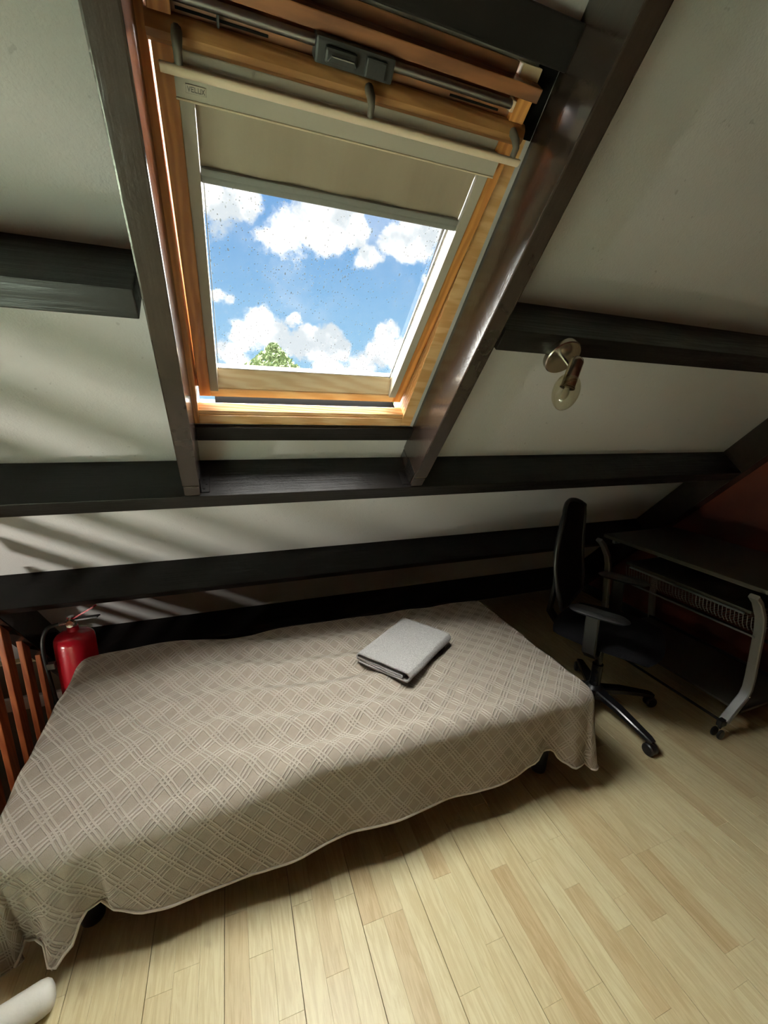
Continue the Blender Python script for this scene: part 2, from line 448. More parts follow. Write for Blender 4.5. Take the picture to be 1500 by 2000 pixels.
# gable walls
def gable(x0, x1, lo=-.2):
    bm = B()
    prof = [(yb, lo), (3.2, lo), (3.2, zroof(3.2) if zroof(3.2) > lo else lo), (YR, zr), (yb, zb)]
    prof = [(yb, lo), ((DP + (1.5 - lo) * CA) / SA, lo), (YR, zr), (yb, zb)]
    A = [bm.verts.new((x0, y, z)) for y, z in prof]; C_ = [bm.verts.new((x1, y, z)) for y, z in prof]
    bm.faces.new(A); bm.faces.new(C_[::-1])
    for i in range(len(A)):
        j = (i + 1) % len(A); bm.faces.new((A[i], A[j], C_[j], C_[i]))
    return bm
struct(finish('wall_right', gable(XW, XW + .1), M_redwood), 'red-brown wood clad gable wall behind the desk')
struct(finish('wall_left', gable(XL - .1, XL, -2.2), M_redwood))
# floor slab with stair opening
HX0, HX1, HY0, HY1 = -2.3, -.80, .75, 2.72
YE = 2.77
bm = B()
for x0, x1, y0, y1 in ((XL, HX0, yb, YE), (HX1, XW, yb, YE), (HX0, HX1, yb, HY0), (HX0, HX1, HY1, YE)):
    box(bm, (x0, y0, -.22), (x1, y1, -.0105))
floor = struct(finish('floor', bm, M_seam), 'pale maple laminate floor in staggered three-strip boards')
# stairwell walls below the floor
bm = B()
box(bm, (HX0 - .05, HY0 - .05, -2.2), (HX0, HY1 + .05, -.22)); box(bm, (HX1, HY0 - .05, -2.2), (HX1 + .05, HY1 + .05, -.22))
box(bm, (HX0, HY1, -2.2), (HX1, HY1 + .05, -.22)); box(bm, (HX0, HY0 - .05, -2.2), (HX1, HY0, -.22))
box(bm, (HX0, HY0, -2.3), (HX1, HY1, -2.2))
struct(finish('wall_stairwell', bm, M_stairwall), 'dim grey-green stairwell wall seen between the balusters')
bm = B(); box(bm, (-1.42, 2.69, -.30), (-1.02, 2.715, -.22), ident, .003)
struct(finish('trim_1', bm, M_white), 'white strip in the stairwell seen between the balusters')
# skirting on the gable wall
bm = B(); box(bm, (XW - .018, -1.5, 0), (XW, 2.6, .07), ident, .004)
struct(finish('baseboard_right', bm, M_black))

# ------------------------------------------------------------------ floor strips
SW, SX = .19283 / 3, .2885
fixed = {0: [.849], 1: [.849], 4: [.892], 7: [.854], 10: [.725], 11: [.584], 13: [.568], 15: [.7285], 16: [.7285], 17: [.7285]}
ftone = {(0, 1): .85, (0, 0): .05, (1, 1): .35, (1, 0): .75, (4, 1): .8, (4, 0): .0, (7, 0): .85, (7, 1): .15, (10, 0): .7, (10, 1): .1, (11, 1): 0, (11, 0): .45,
         (13, 1): .7, (13, 0): .15, (15, 0): .8, (15, 1): .4, (16, 0): .1, (16, 1): .3}
far_bm = B(); nvis = 0
def plank_mesh(bm, x0, x1, y0, y1, seamL, seamR):
    g = .0001
    gl = .0008 if seamL else g; gr = .0008 if seamR else g
    c = .0005; z1, z0 = 0.0, -.010
    lo = [bm.verts.new(v) for v in ((x0 + gl, y0 + g, z0), (x1 - gr, y0 + g, z0), (x1 - gr, y1 - g, z0), (x0 + gl, y1 - g, z0))]
    mi = [bm.verts.new((v.co.x, v.co.y, z1 - c)) for v in lo]
    hi = [bm.verts.new((v.co.x + c * sx, v.co.y + c * sy, z1)) for v, (sx, sy) in zip(lo, ((1, 1), (-1, 1), (-1, -1), (1, -1)))]
    for a, b in ((lo, mi), (mi, hi)):
        for i in range(4): bm.faces.new((a[i], a[(i + 1) % 4], b[(i + 1) % 4], b[i]))
    bm.faces.new(hi); bm.faces.new(lo[::-1])
k0 = math.ceil((XL - SX) / SW); k1 = int((XW - SX) / SW)
for k in range(k0, k1):
    x0 = SX + k * SW; x1 = x0 + SW
    brk = list(fixed.get(k, []))
    if not brk: brk = [random.uniform(.3, .75)]
    y = brk[-1]
    while y < YE: y += random.uniform(.28, .62); brk.append(y)
    y = brk[0]
    while y > yb: y -= random.uniform(.28, .62); brk.insert(0, y)
    brk = sorted(brk)
    fy = fixed.get(k, [None])[0]
    for y0, y1 in zip(brk, brk[1:]):
        y0c, y1c = max(y0, yb), min(y1, YE)
        segs = [(y0c, y1c)]
        if x1 > HX0 and x0 < HX1:      # stair opening
            segs = [(a, b) for a, b in ((y0c, min(y1c, HY0)), (max(y0c, HY1), y1c)) if b - a > .01]
        for a, b in segs:
            if b - a < .02: continue
            sl, sr = k % 3 == 0, k % 3 == 2
            inview = (b > .28 and x0 > -.85 and a < 1.16) or (x0 > 1.25 and a < 1.75 and b > .28)
            if inview and x0 > 1.6 and b < .55: inview = False
            if inview and nvis < 290:
                bm = B(); plank_mesh(bm, x0, x1, a, b, sl, sr)
                o = finish('plank', bm, M_floor, floor)
                t_ = random.choice((0, .05, .1, .15, .25, .35, .6, .1, 0))
                if fy is not None:
                    side = 1 if (a + b) / 2 > fy else 0
                    if abs((a if side else b) - fy) < .02: t_ = ftone.get((k, side), t_)
                o['tone'] = float(t_); nvis += 1
            else: plank_mesh(far_bm, x0, x1, a, b, sl, sr)
o = finish('plank', far_bm, M_floor, floor); o['kind'] = 'stuff'; o['tone'] = .15

# ------------------------------------------------------------------ roof timbers
def beam(name, x0, x1, s0, s1, label, D0=DR, D1=DP, mat=None, bev=.003):
    bm = B(); box(bm, (x0, s0, D0), (x1, s1, D1), RP, bev)
    o = finish(name, bm, mat or M_beam, base=RP((x0 + x1) / 2, (s0 + s1) / 2, D1))
    return tag(o, label, 'beam')
RL0, RL1, RR0, RR1 = -.150, -.0985, .672, .725
beam('purlin', XL, RL0 - .012, .525, .589, 'dark painted roof purlin butting the skylight from the left')
beam('purlin', RR1 + .008, 2.74, .525, .589, 'dark painted roof purlin right of the skylight, carrying the wall lamp')
beam('purlin', XL, 2.74, 1.223, 1.288, 'long dark purlin on which both skylight rafters end')
beam('purlin', XL, 2.74, 1.932, 1.975, 'long dark purlin just above the bed and fire extinguisher')
beam('purlin', -.93, 2.74, 2.62, 2.70, 'lowest dark purlin, close behind the back edge of the bed')
beam('purlin', RR1, 2.74, -.19, -.125, 'dark purlin at the top right corner, over the large shaded panel')
def rafter(x0, x1, s1, label, notch=True, s0=-1.3):
    t = thing('rafter', label, 'beam', RP((x0 + x1) / 2, s1, DP))
    e = s1 - .056 if notch else s1
    bm = B(); box(bm, (x0, s0, DR), (x1, e, DP), RP, .004); finish('beam_body', bm, M_rafter, t)
    if notch:
        bm = B(); box(bm, (x0 + .001, e + .0015, DR + .001), (x1 - .001, s1 - .001, DP), RP, .006); finish('end_block', bm, M_rafter, t)
    return t
rafter(RL0, RL1, 1.223, 'dark glossy rafter on the left side of the skylight')
rafter(RR0, RR1, 1.223, 'dark glossy rafter on the right side of the skylight')
rafter(2.74, XW, 3.2, 'dark rafter against the red gable wall, above the desk', False)
rafter(-1.01, -.94, 3.2, 'black slanting rafter above the orange balusters', False, 1.98)
# short trimmers above and below the window
beam('trimmer', RL1, RR0, 1.0475, 1.108, 'short dark trimmer directly under the skylight', 1.066, DP + .06)
beam('trimmer', RL1, RR0, -.005, .062, 'dark trimmer directly above the skylight', 1.055, DP + .06)
# angle brackets holding the rafters to the purlin
for x0, x1, lab in ((RL1, RL1 + .028, 'dark painted angle plate screwed beside the left rafter foot'), (RR0 - .028, RR0, 'dark painted angle plate screwed beside the right rafter foot')):
    t = thing('angle_bracket', lab, 'bracket', RP(x0, 1.2205, .97))
    bm = B(); box(bm, (x0, 1.2195, .935), (x1, 1.2225, 1.01), RP, .0008)
    xs = x0 if x0 < 0 else x1
    box(bm, (xs, 1.15, .935), (xs + (.002 if x0 < 0 else -.002), 1.2195, 1.01), RP, .0006)
    finish('plate', bm, M_beam, t)
    for D in (.95, .97, .99):
        bm = B(); lathe(bm, [(0, .0025), (.003, .0018), (.004, 0)], RP((x0 + x1) / 2 + (.004 if D == .97 else -.004), 1.2195, D), -(RP(0, 1, 0) - RP(0, 0, 0)), 10)
        finish('screw', bm, M_beam, t)

# ------------------------------------------------------------------ skylight
win = bpy.data.objects.new('window_1', None); col.objects.link(win); win.location = RP(.268, 1.0, DP)
struct(win, 'pine pivot skylight standing slightly open between two dark rafters')
CX = .268
FX0, FX1 = CX - .386, .664
IX0, IX1 = CX - .352, CX + .352
# fixed outer frame
def wpart(name, mat, parts, f=RP, parent=win, bev=.002, label=None, smooth=False):
    bm = B()
    for p_ in parts: box(bm, p_[0], p_[1], f, bev)
    o = finish(name, bm, mat, parent)
    if label: o['label'] = label
    return o
wpart('outer_frame_side', M_pine_v, [((FX0, .07, DP), (IX0, 1.045, DP + .11))])
wpart('outer_frame_side', M_pine, [((IX1, .07, DP), (FX1, 1.045, DP + .11)), ((IX1 - .012, .1, DP + .055), (IX1, .60, DP + .11))])  # lighter pine than the left side, painting in the light from the sky
wpart('frame_gap_strip', M_gap, [((IX0 - .002, .09, DP + .112), (IX0 + .03, .985, DP + .12))], bev=0)  # seal strips added to stop sky light leaking past the sash
wpart('frame_gap_strip', M_gap, [((IX1 - .03, .09, DP + .112), (IX1 + .002, .985, DP + .12))], bev=0)
wpart('outer_frame_sill', M_pine, [((IX0, 1.008, DP - .001), (IX1, 1.045, DP + .02)), ((IX0, 1.000, DP + .0035), (IX1, 1.0078, DP + .02)), ((IX0, .994, DP + .006), (IX1, 1.045, DP + .045))])
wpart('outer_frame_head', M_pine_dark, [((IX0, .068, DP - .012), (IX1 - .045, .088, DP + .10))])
wpart('frame_gap_strip', M_gap, [((IX1 + .004, .062, DP - .003), (.6705, .175, DP + .01))], bev=0)  # added black cover strip standing in for the dark gap beside the head
wpart('head_block', M_pine_pale, [((IX1 - .040, .067, DP - .020), (IX1 + .004, .094, DP + .02))], label='raw pale end block at the head')
wpart('sill_flashing', M_gap, [((IX0 + .05, 1.0, DP + .046), (IX1 - .02, 1.05, DP + .13))])  # blackened so the gap under the sash looks dark
# sash, tilted about its middle pivots
_d = Vector((.774, .087)).normalized()
def SP(x, u, w_):             # u down the sash, w outward; u = 0 at s = .06
    s = .06 + u * _d.x - w_ * _d.y; D = 1.0305 + u * _d.y + w_ * _d.x
    return RP(x, s, D)
UB = .920                      # bottom of the sash
SX0, SX1 = CX - .346, CX + .346
sash = wpart('sash_stile', M_pine_v, [((SX0, .03, 0), (SX0 + .034, UB, .055))], SP)
wpart('sash_stile', M_pine_v, [((SX1 - .034, .03, 0), (SX1, UB, .055))], SP)
wpart('sash_bottom_rail', M_pine, [((SX0 + .034, UB - .033, 0), (SX1 - .034, UB, .055))], SP)
# bevelled glazing rail, sloping from the room face up to the glass
bm = B()
prof = [(UB - .034, .004), (UB - .034, .05), (UB - .092, .05), (UB - .092, .034), (UB - .086, .031), (UB - .040, .004)]
ra = [bm.verts.new(SP(SX0 + .034, u, w_)) for u, w_ in prof]; rb = [bm.verts.new(SP(SX1 - .034, u, w_)) for u, w_ in prof]
bm.faces.new(ra); bm.faces.new(rb[::-1])
for i in range(len(prof)):
    j = (i + 1) % len(prof); bm.faces.new((ra[i], ra[j], rb[j], rb[i]))
finish('glazing_rail', bm, M_pine_pale, win)
# top rail (rounded), dark recess, ventilation flap with steel rod
bm = B()
prof = [(.088, .0), (.094, -.010), (.104, -.016), (.114, -.014), (.121, -.006), (.124, .004), (.124, .05), (.088, .05)]
ra = [bm.verts.new(SP(SX0 - .004, u, w_)) for u, w_ in prof]; rb = [bm.verts.new(SP(SX1 + .006, u, w_)) for u, w_ in prof]
bm.faces.new(ra); bm.faces.new(rb[::-1])
for i in range(len(prof)):
    j = (i + 1) % len(prof); bm.faces.new((ra[i], ra[j], rb[j], rb[i]))
autosmooth(finish('sash_top_rail', bm, woodmat('mellow_pine', (.36, .17, .06), (.50, .26, .10), .42, (1.5, 14, 14), 4, .3), win))
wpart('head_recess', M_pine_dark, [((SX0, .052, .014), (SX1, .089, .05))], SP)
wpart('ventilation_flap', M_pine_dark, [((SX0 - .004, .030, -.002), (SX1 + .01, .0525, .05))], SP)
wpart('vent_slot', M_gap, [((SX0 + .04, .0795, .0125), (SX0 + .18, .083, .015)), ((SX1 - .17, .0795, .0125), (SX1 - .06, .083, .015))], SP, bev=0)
bm = B(); sweep(bm, [SP(SX0 + .02, .064, -.002), SP(SX1 - .045, .064, -.002)], .0075, 14)
rod = autosmooth(finish('steel_rod', bm, M_steel, win))
bm = B(); box(bm, (SX1 - .046, .056, -.008), (SX1 - .038, .074, .014), SP, .001); finish('rod_end_block', bm, M_pine_pale, rod)
bm = B(); box(bm, (SX0 + .10, .060, -.004), (SX0 + .104, .086, .012), SP, .001); finish('rod_clip', bm, M_darkgrey, rod)
bm = B()
box(bm, (.175, .052, -.020), (.315, .086, .014), SP, .004); box(bm, (.19, .060, -.030), (.245, .080, -.018), SP, .004); box(bm, (.262, .058, -.026), (.30, .084, -.018), SP, .003)
lk = finish('lock_housing', bm, M_darkgrey, win)
bm = B(); sweep(bm, [SP(.195, .076, -.031), SP(.20, .068, -.036), SP(.238, .068, -.036), SP(.243, .074, -.031)], .0016, 8); finish('lock_latch', bm, M_steel, lk)
# cream control bar on three brackets
bm = B(); prf = [(math.cos(t * pi / 8) * 1.0, math.sin(t * pi / 8) * .62) for t in range(16)]
sweep(bm, [SP(SX0 + .012, .134, -.052), SP(SX1 - .004, .134, -.052)], .0095, prof=prf)
cb = autosmooth(finish('control_bar', bm, M_creambar, win), 50)
for xb in (SX0 + .040, CX + .010, SX1 - .022):
    bm = B(); sweep(bm, [SP(xb, .100, -.010), SP(xb, .104, -.036), SP(xb, .112, -.050), SP(xb, .131, -.052)], [.0085, .008, .0065, .006], 10)
    autosmooth(finish('bar_bracket', bm, M_taupe, cb), 50)
wpart('top_filler_strip', M_cream, [((SX0 + .034, .1245, .006), (SX1 - .034, .142, .03)), ((SX0 + .034, .140, .012), (SX1 - .034, .20, .031))], SP)
# pane and gasket
bm = B(); box(bm, (SX0 + .03, .14, .0335), (SX1 - .03, UB - .088, .0345), SP)
finish('pane', bm, M_glass, win)
wpart('pane_gasket', M_grey, [((SX1 - .066, .16, .027), (SX1 - .062, UB - .09, .0334)), ((SX0 + .061, .16, .029), (SX0 + .063, UB - .09, .0334)), ((SX0 + .06, UB - .0945, .030), (SX1 - .06, UB - .092, .0334))], SP, bev=0)
# roller blind: its own thing, fixed to the sash
bl = thing('roller_blind', 'half-lowered taupe roller blind in cream rails inside the skylight', 'blind', SP(CX, .16, 0))
bm = B(); prof = [(.142, .006), (.142, -.016), (.146, -.022), (.176, -.024), (.179, -.021), (.179, .006)]
ra = [bm.verts.new(SP(SX0 + .030, u, w_)) for u, w_ in prof]; rb = [bm.verts.new(SP(SX1 - .030, u, w_)) for u, w_ in prof]
bm.faces.new(ra); bm.faces.new(rb[::-1])
for i in range(len(prof)):
    j = (i + 1) % len(prof); bm.faces.new((ra[i], ra[j], rb[j], rb[i]))
hb = finish('head_box', bm, M_cream, bl)
bm = B(); box(bm, (SX0 + .0295, .1765, -.0258), (SX1 - .0295, .180, -.022), SP, .0008); finish('box_lip', bm, M_creambar, hb)
# little rating plate with letters
bm = B(); box(bm, (SX0 + .046, .156, -.0243), (SX0 + .078, .168, -.0228), SP, .0004); pl = finish('name_plate', bm, M_tag, hb)
def stroke(bm, x0, u0, x1, u1, t_=.0006):
    a, b = Vector((x0, u0)), Vector((x1, u1)); d = (b - a).normalized(); n_ = Vector((-d.y, d.x)) * t_; a = a - d * t_; b = b + d * t_
    q = [a + n_, b + n_, b - n_, a - n_]
    lo = [bm.verts.new(SP(v.x, v.y, -.0247)) for v in q]; hi = [bm.verts.new(SP(v.x, v.y, -.0242)) for v in q]
    bm.faces.new(lo); bm.faces.new(hi[::-1])
    for i in range(4): bm.faces.new((lo[i], lo[(i + 1) % 4], hi[(i + 1) % 4], hi[i]))
LET = {'V': [(0, 0, .5, 1), (.5, 1, 1, 0)], 'E': [(0, 0, 0, 1), (0, 0, 1, 0), (0, .5, .8, .5), (0, 1, 1, 1)], 'L': [(0, 0, 0, 1), (0, 1, 1, 1)],
       'U': [(0, 0, 0, 1), (0, 1, 1, 1), (1, 1, 1, 0)], 'X': [(0, 0, 1, 1), (1, 0, 0, 1)]}
bm = B()
for i, ch in enumerate('VELUX'):
    for (a, b, c, d) in LET[ch]:
        ox = SX0 + .0490 + i * .0055
        stroke(bm, ox + a * .0038, .159 + b * .006, ox + c * .0038, .159 + d * .006, .0005)
finish('lettering', bm, M_ink, hb)
for x0 in (SX0 + .0335, SX1 - .0575):
    bm = B(); box(bm, (x0, .179, -.010), (x0 + .024, UB - .034, .014), SP, .0015)
    box(bm, (x0 + (.020 if x0 < 0 else 0), .179, .010), (x0 + (.024 if x0 < 0 else .004), UB - .06, .030), SP, .0008)
    finish('side_rail', bm, M_cream, bl)
bm = B(); nx, nu = 40, 10; U1 = .286
g_ = [[bm.verts.new(SP(SX0 + .058 + (SX1 - SX0 - .116) * i / nx, .170 + (U1 - .170) * j / nu, .003 + .0016 * math.sin(i * .55) + .0025 * noise.noise(Vector((i * .22, j * .15, 3))))) for j in range(nu + 1)] for i in range(nx + 1)]
for i in range(nx):
    for j in range(nu): bm.faces.new((g_[i][j], g_[i + 1][j], g_[i + 1][j + 1], g_[i][j + 1]))
finish('cloth', bm, M_blind, bl, smooth=True)
bm = B(); box(bm, (SX0 + .058, U1 - .003, -.006), (SX1 - .058, U1 + .0105, .010), SP, .003); box(bm, (SX0 + .056, U1 + .010, -.004), (SX1 - .056, U1 + .024, .012), SP, .004)
finish('bottom_bar', bm, M_grey, bl)
# outside the roof: tree tops
def tree(base, h, r, n, label, seed, lean=0):
    random.seed(seed); t = thing('tree', label, 'tree', base, 'tree tops beyond the skylight')
    b = Vector(base); bm = B()
    sweep(bm, [b, b + Vector((0, 0, h * .5)), b + Vector((lean * .5, 0, h * .95))], [.16, .11, .02], 8)
    finish('trunk', bm, M_bark, t)
    bm = B()
    for i in range(n):
        f = random.random() ** .75; zz = h * (.35 + .65 * (1 - f) ** 1.0)
        rr = r * (f ** .62) * (.55 + .45 * random.random()) * (1 + .25 * math.sin(zz * 3 + 1)); a = random.uniform(0, 2 * pi)
        c = b + Vector((rr * math.cos(a) + lean * (1 - f), rr * math.sin(a), zz))
        d = Vector((random.gauss(0, 1), random.gauss(0, 1), random.gauss(0, 1))).normalized(); e = d.orthogonal().normalized(); q = d.cross(e)
        l = random.uniform(.05, .10)
        bm.faces.new([bm.verts.new(c + e * l), bm.verts.new(c + q * l * .5), bm.verts.new(c - e * l), bm.verts.new(c - q * l * .5)])
    o = finish('foliage', bm, M_leaf, t); o['kind'] = 'stuff'
tree((1.22, 14, -2.2), 5.5, 2.2, 13000, 'pale green tree top seen through the bottom of the skylight', 3, .25)
tree((5.2, 14, -2.6), 5.0, 1.2, 2500, 'small tree tip at the lower right of the skylight', 5)
random.seed(11)

# ------------------------------------------------------------------ bed
bed = thing('bed', 'low black-legged single bed under the beige blanket', 'bed', (.34, 1.48, 0))
ZT = .425; BX0, BX1, BY0, BY1 = -.655, 1.34, 1.045, 1.93
def mk(name, mat, a, b, bev=.01, parent=bed):
    bm = B(); box(bm, a, b, ident, bev); return finish(name, bm, mat, parent)
mk('mattress', M_mattress, (BX0 + .03, BY0 + .04, .27), (BX1 - .03, BY1 - .03, .345), .03)
fr = B()
for a, b in (((BX0 + .02, BY0 + .03, .2), (BX1 - .02, BY0 + .06, .265)), ((BX0 + .02, BY1 - .06, .2), (BX1 - .02, BY1 - .03, .265)),
             ((BX0 + .02, BY0 + .06, .2), (BX0 + .05, BY1 - .06, .265)), ((BX1 - .05, BY0 + .06, .2), (BX1 - .02, BY1 - .06, .265))): box(fr, a, b, ident, .004)
finish('frame', fr, M_black, bed)
for i in range(11):
    x = BX0 + .15 + i * .17; mk('slat', M_pine_pale, (x, BY0 + .06, .25), (x + .07, BY1 - .06, .269), .003)
for x in (-.463, 1.17):
    for y in (1.135, 1.80):
        bm = B(); lathe(bm, [(0, 0), (.026, 0), (.031, .006), (.034, .10), (.036, .2), (0, .2)], (x, y, 0), n=20); autosmooth(finish('leg', bm, M_black, bed))

# blanket
hem = [(-.70, .06), (-.62, .07), (-.574, .078), (-.545, .12), (-.51, .066), (-.475, .09), (-.44, .16), (-.405, .17), (-.383, .150), (-.30, .115), (-.24, .112), (-.1, .108), (0, .113), (.33, .152), (.64, .147), (.85, .140), (.947, .145), (1.03, .172), (1.09, .205), (1.124, .205), (1.17, .150), (1.22, .125), (1.282, .112), (1.36, .14)]
def lerp_tab(tab, x):
    if x <= tab[0][0]: return tab[0][1]
    for (a, p), (b, q) in zip(tab, tab[1:]):
        if x <= b:
            f = (x - a) / (b - a); f = f * f * (3 - 2 * f); return p + (q - p) * f
    return tab[-1][1]
yoff = [(-.70, .05), (-.62, .06), (-.575, .045), (-.545, .01), (-.51, -.035), (-.47, -.02), (-.43, .01), (-.395, .022), (-.375, .0), (-.2, -.012), (0, -.005), (.4, -.012), (.8, 0), (1.05, -.005), (1.10, .02), (1.15, .012), (1.22, -.02), (1.29, -.01), (1.36, 0)]
def ztop(x, y):
    z = ZT + .010 * noise.noise(Vector((x * 2.2, y * 2.2, 0)))
    z += .035 * math.exp(-((x + .33) / .20) ** 2 - ((y - 1.84) / .13) ** 2)
    z += .015 * math.exp(-((x + .55) / .10) ** 2 - ((y - 1.70) / .3) ** 2)
    # soft folds running lengthways
    wgt = math.exp(-((x - .25) / .75) ** 2)
    z += .0115 * wgt * math.sin(2 * pi * (y * 6.2 + .55 * math.sin(x * 2.3) + 1.5 * noise.noise(Vector((x * 1.3, y, 5))))) * (1 if y > BY0 else .5)
    z += .006 * noise.noise(Vector((x * 3 + y * 5, y * 12 - x * 4, 9)))
    g_ = min(1, max(0, (.25 - x) / .6)); g_ = g_ * g_ * (3 - 2 * g_)
    z -= .055 * g_ * max(0, 1 - (y - BY0) / .34) ** 2
    return z
RC = .055
def outdrop(d, r=RC):
    q = pi / 2 * r
    if d < q: return r * math.sin(d / r), r * (1 - math.cos(d / r))
    return r + (d - q) * .05, r + (d - q)
EX0, EX1, EY0 = BX0 + RC, BX1 - RC, BY0 + RC - .01
NXt, NYt, NS = 230, 96, 40
bm = B(); uvl = bm.loops.layers.uv.new('UVMap'); UVs = {}
LL, LR, LF = .36, .30, .33      # hanging lengths at left end, right end, front
def lenF(x): return (ztop(min(max(x, EX0), EX1), EY0) - lerp_tab(hem, x)) + RC * (pi / 2 - 1)
xs = [-(1 - i / 26) for i in range(26)] + [EX0 + (EX1 - EX0) * i / NXt for i in range(NXt + 1)] + [2 + (i + 1) / 26 for i in range(26)]
ys = [-(1 - j / NS) for j in range(NS)] + [EY0 + (BY1 - EY0) * j / NYt for j in range(NYt + 1)]
grid = []
for i, X_ in enumerate(xs):
    rowv = []
    la, ra_ = (-X_ if i < 26 else 0), (X_ - 2 if i > 26 + NXt else 0)
    for j, Y_ in enumerate(ys):
        b_ = -Y_ if j < NS else 0
        y = EY0 if b_ > 0 else Y_
        x = EX0 if la else (EX1 if ra_ else X_)
        a_ = la or ra_; sx = -1 if la else 1
        if a_ == 0 and b_ == 0:
            p = Vector((x, y, ztop(x, y))); uv = (x, y)
            if y > BY1 - .06: p.z -= ((y - BY1 + .06) / .06) ** 2 * .03
        else:
            m_ = max(a_, b_); th = math.atan2(a_, b_)      # 0 = front, pi/2 = end
            Ls = LL if sx < 0 else LR
            xe = x + sx * .045 * math.sin(th) if a_ else x
            Lf = lenF(x if not a_ else (x + sx * .10 * min(1, th)))
            f = th / (pi / 2)
            L_ = Lf * (1 - f) + Ls * f + .05 * math.sin(2 * th)
            if sx < 0: L_ = min(L_, ZT - .012 + RC * (pi / 2 - 1))
            d = m_ * L_; o_, dr = outdrop(d)
            fold = (d / .3) ** 1.4
            n_ = Vector((sx * math.sin(th), -math.cos(th), 0))
            if a_ and b_: o_ += (.022 * math.sin(th * (3 if sx > 0 else 6) + (1.2 if sx > 0 else .5)) + .02 * math.sin(2 * th)) * fold
            if not a_: o_ -= lerp_tab(yoff, x) * fold; o_ += .006 * math.sin(x * 17) * fold
            elif not b_: o_ += .014 * math.sin(y * 21) * fold
            else: o_ -= lerp_tab(yoff, x + sx * .06 * f) * fold * (1 - f)
            p = Vector((x, y, ztop(x, y))) + n_ * o_ - Vector((0, 0, dr))
            p += n_ * .005 * noise.noise(Vector((p.x * 9, p.y * 9, p.z * 7))) * min(1, d * 8)
            if not b_ and y > BY1 - .06: p.z -= ((y - BY1 + .06) / .06) ** 2 * .03
            if p.z < .008: p.z = .008
            uv = (x + n_.x * d, y + n_.y * d)
        v = bm.verts.new(p); UVs[v] = uv; rowv.append(v)
    grid.append(rowv)
for i in range(len(xs) - 1):
    for j in range(len(ys) - 1):
        f = bm.faces.new((grid[i][j], grid[i + 1][j], grid[i + 1][j + 1], grid[i][j + 1]))
        for lp in f.loops: lp[uvl].uv = UVs[lp.vert]
hem_pts = [grid[i][0].co.copy() for i in range(len(xs))]
blk = thing('blanket', 'beige plush blanket embossed with a diamond lattice, draped over the bed', 'blanket', (.34, 1.48, 0))
o = finish('cloth', bm, M_blanket, blk, smooth=True)
o.modifiers.new('thickness', 'SOLIDIFY').thickness = .004; o.modifiers['thickness'].offset = -1
bm = B(); sweep(bm, hem_pts[::2], .0045, 6)
finish('hem', bm, plain('hem_stitching', (.62, .56, .47), .9), blk, smooth=True)

# towel: one sheet folded three times, ends open towards the camera
tw = thing('towel', 'folded light grey terry towel lying on the blanket', 'towel', (.69, 1.52, ZT))
e1 = Vector((.329, .241, 0)).normalized(); e2 = Vector((-e1.y, e1.x, 0)); T0 = Vector((.612, 1.295, ZT + .012))
LW, TH = .262, .0095
path = [(.250, .004), (.12, .004), (.02, .0045), (.004, .010), (-.003, .024), (.004, .038), (.02, .043), (.12, .044), (.235, .043), (.253, .038), (.258, .030), (.252, .023), (.235, .0205), (.12, .021), (.045, .0215), (.034, .018), (.034, .0155), (.045, .0125), (.12, .0125), (.235, .0125)]
def smoothpath(p, n=4):
    out = []
    P_ = [Vector(q) for q in p]
    for i in range(len(P_) - 1):
        a, b, c, d = P_[max(i - 1, 0)], P_[i], P_[i + 1], P_[min(i + 2, len(P_) - 1)]
        for k in range(n):
            t_ = k / n
            out.append(.5 * ((2 * b) + (c - a) * t_ + (2 * a - 5 * b + 4 * c - d) * t_ * t_ + (3 * b - a - 3 * c + d) * t_ ** 3))
    out.append(P_[-1]); return out
sp_ = smoothpath(path)
outer, inner = [], []
for i, q in enumerate(sp_):
    d = (sp_[min(i + 1, len(sp_) - 1)] - sp_[max(i - 1, 0)]).normalized(); n_ = Vector((-d.y, d.x)) * .0042
    outer.append(q + n_); inner.append(q - n_)
ring = outer + inner[::-1]
bm = B(); NL = 46; rings = []
for k in range(NL + 1):
    l = .375 * k / NL; r_ = []
    for qi, q in enumerate(ring):
        endw = .006 * noise.noise(Vector((qi * .15, k * .2, 1))) if k in (0, NL) else 0
        P_ = T0 + e1 * (l + endw) + e2 * q.x + Vector((0, 0, q.y))
        P_.z += .003 * noise.noise(P_ * 14); P_ += e2 * .003 * noise.noise(P_ * 9 + Vector((4, 0, 0)))
        r_.append(bm.verts.new(P_))
    rings.append(r_)
nr = len(ring)
for a, b in zip(rings, rings[1:]):
    for q in range(nr): bm.faces.new((a[q], a[(q + 1) % nr], b[(q + 1) % nr], b[q]))
for r_ in (rings[0], rings[-1]):
    for q in range(len(outer) - 1): bm.faces.new((r_[q], r_[q + 1], r_[nr - 2 - q], r_[nr - 1 - q]))
finish('terry_cloth', bm, M_towel, tw, smooth=True)

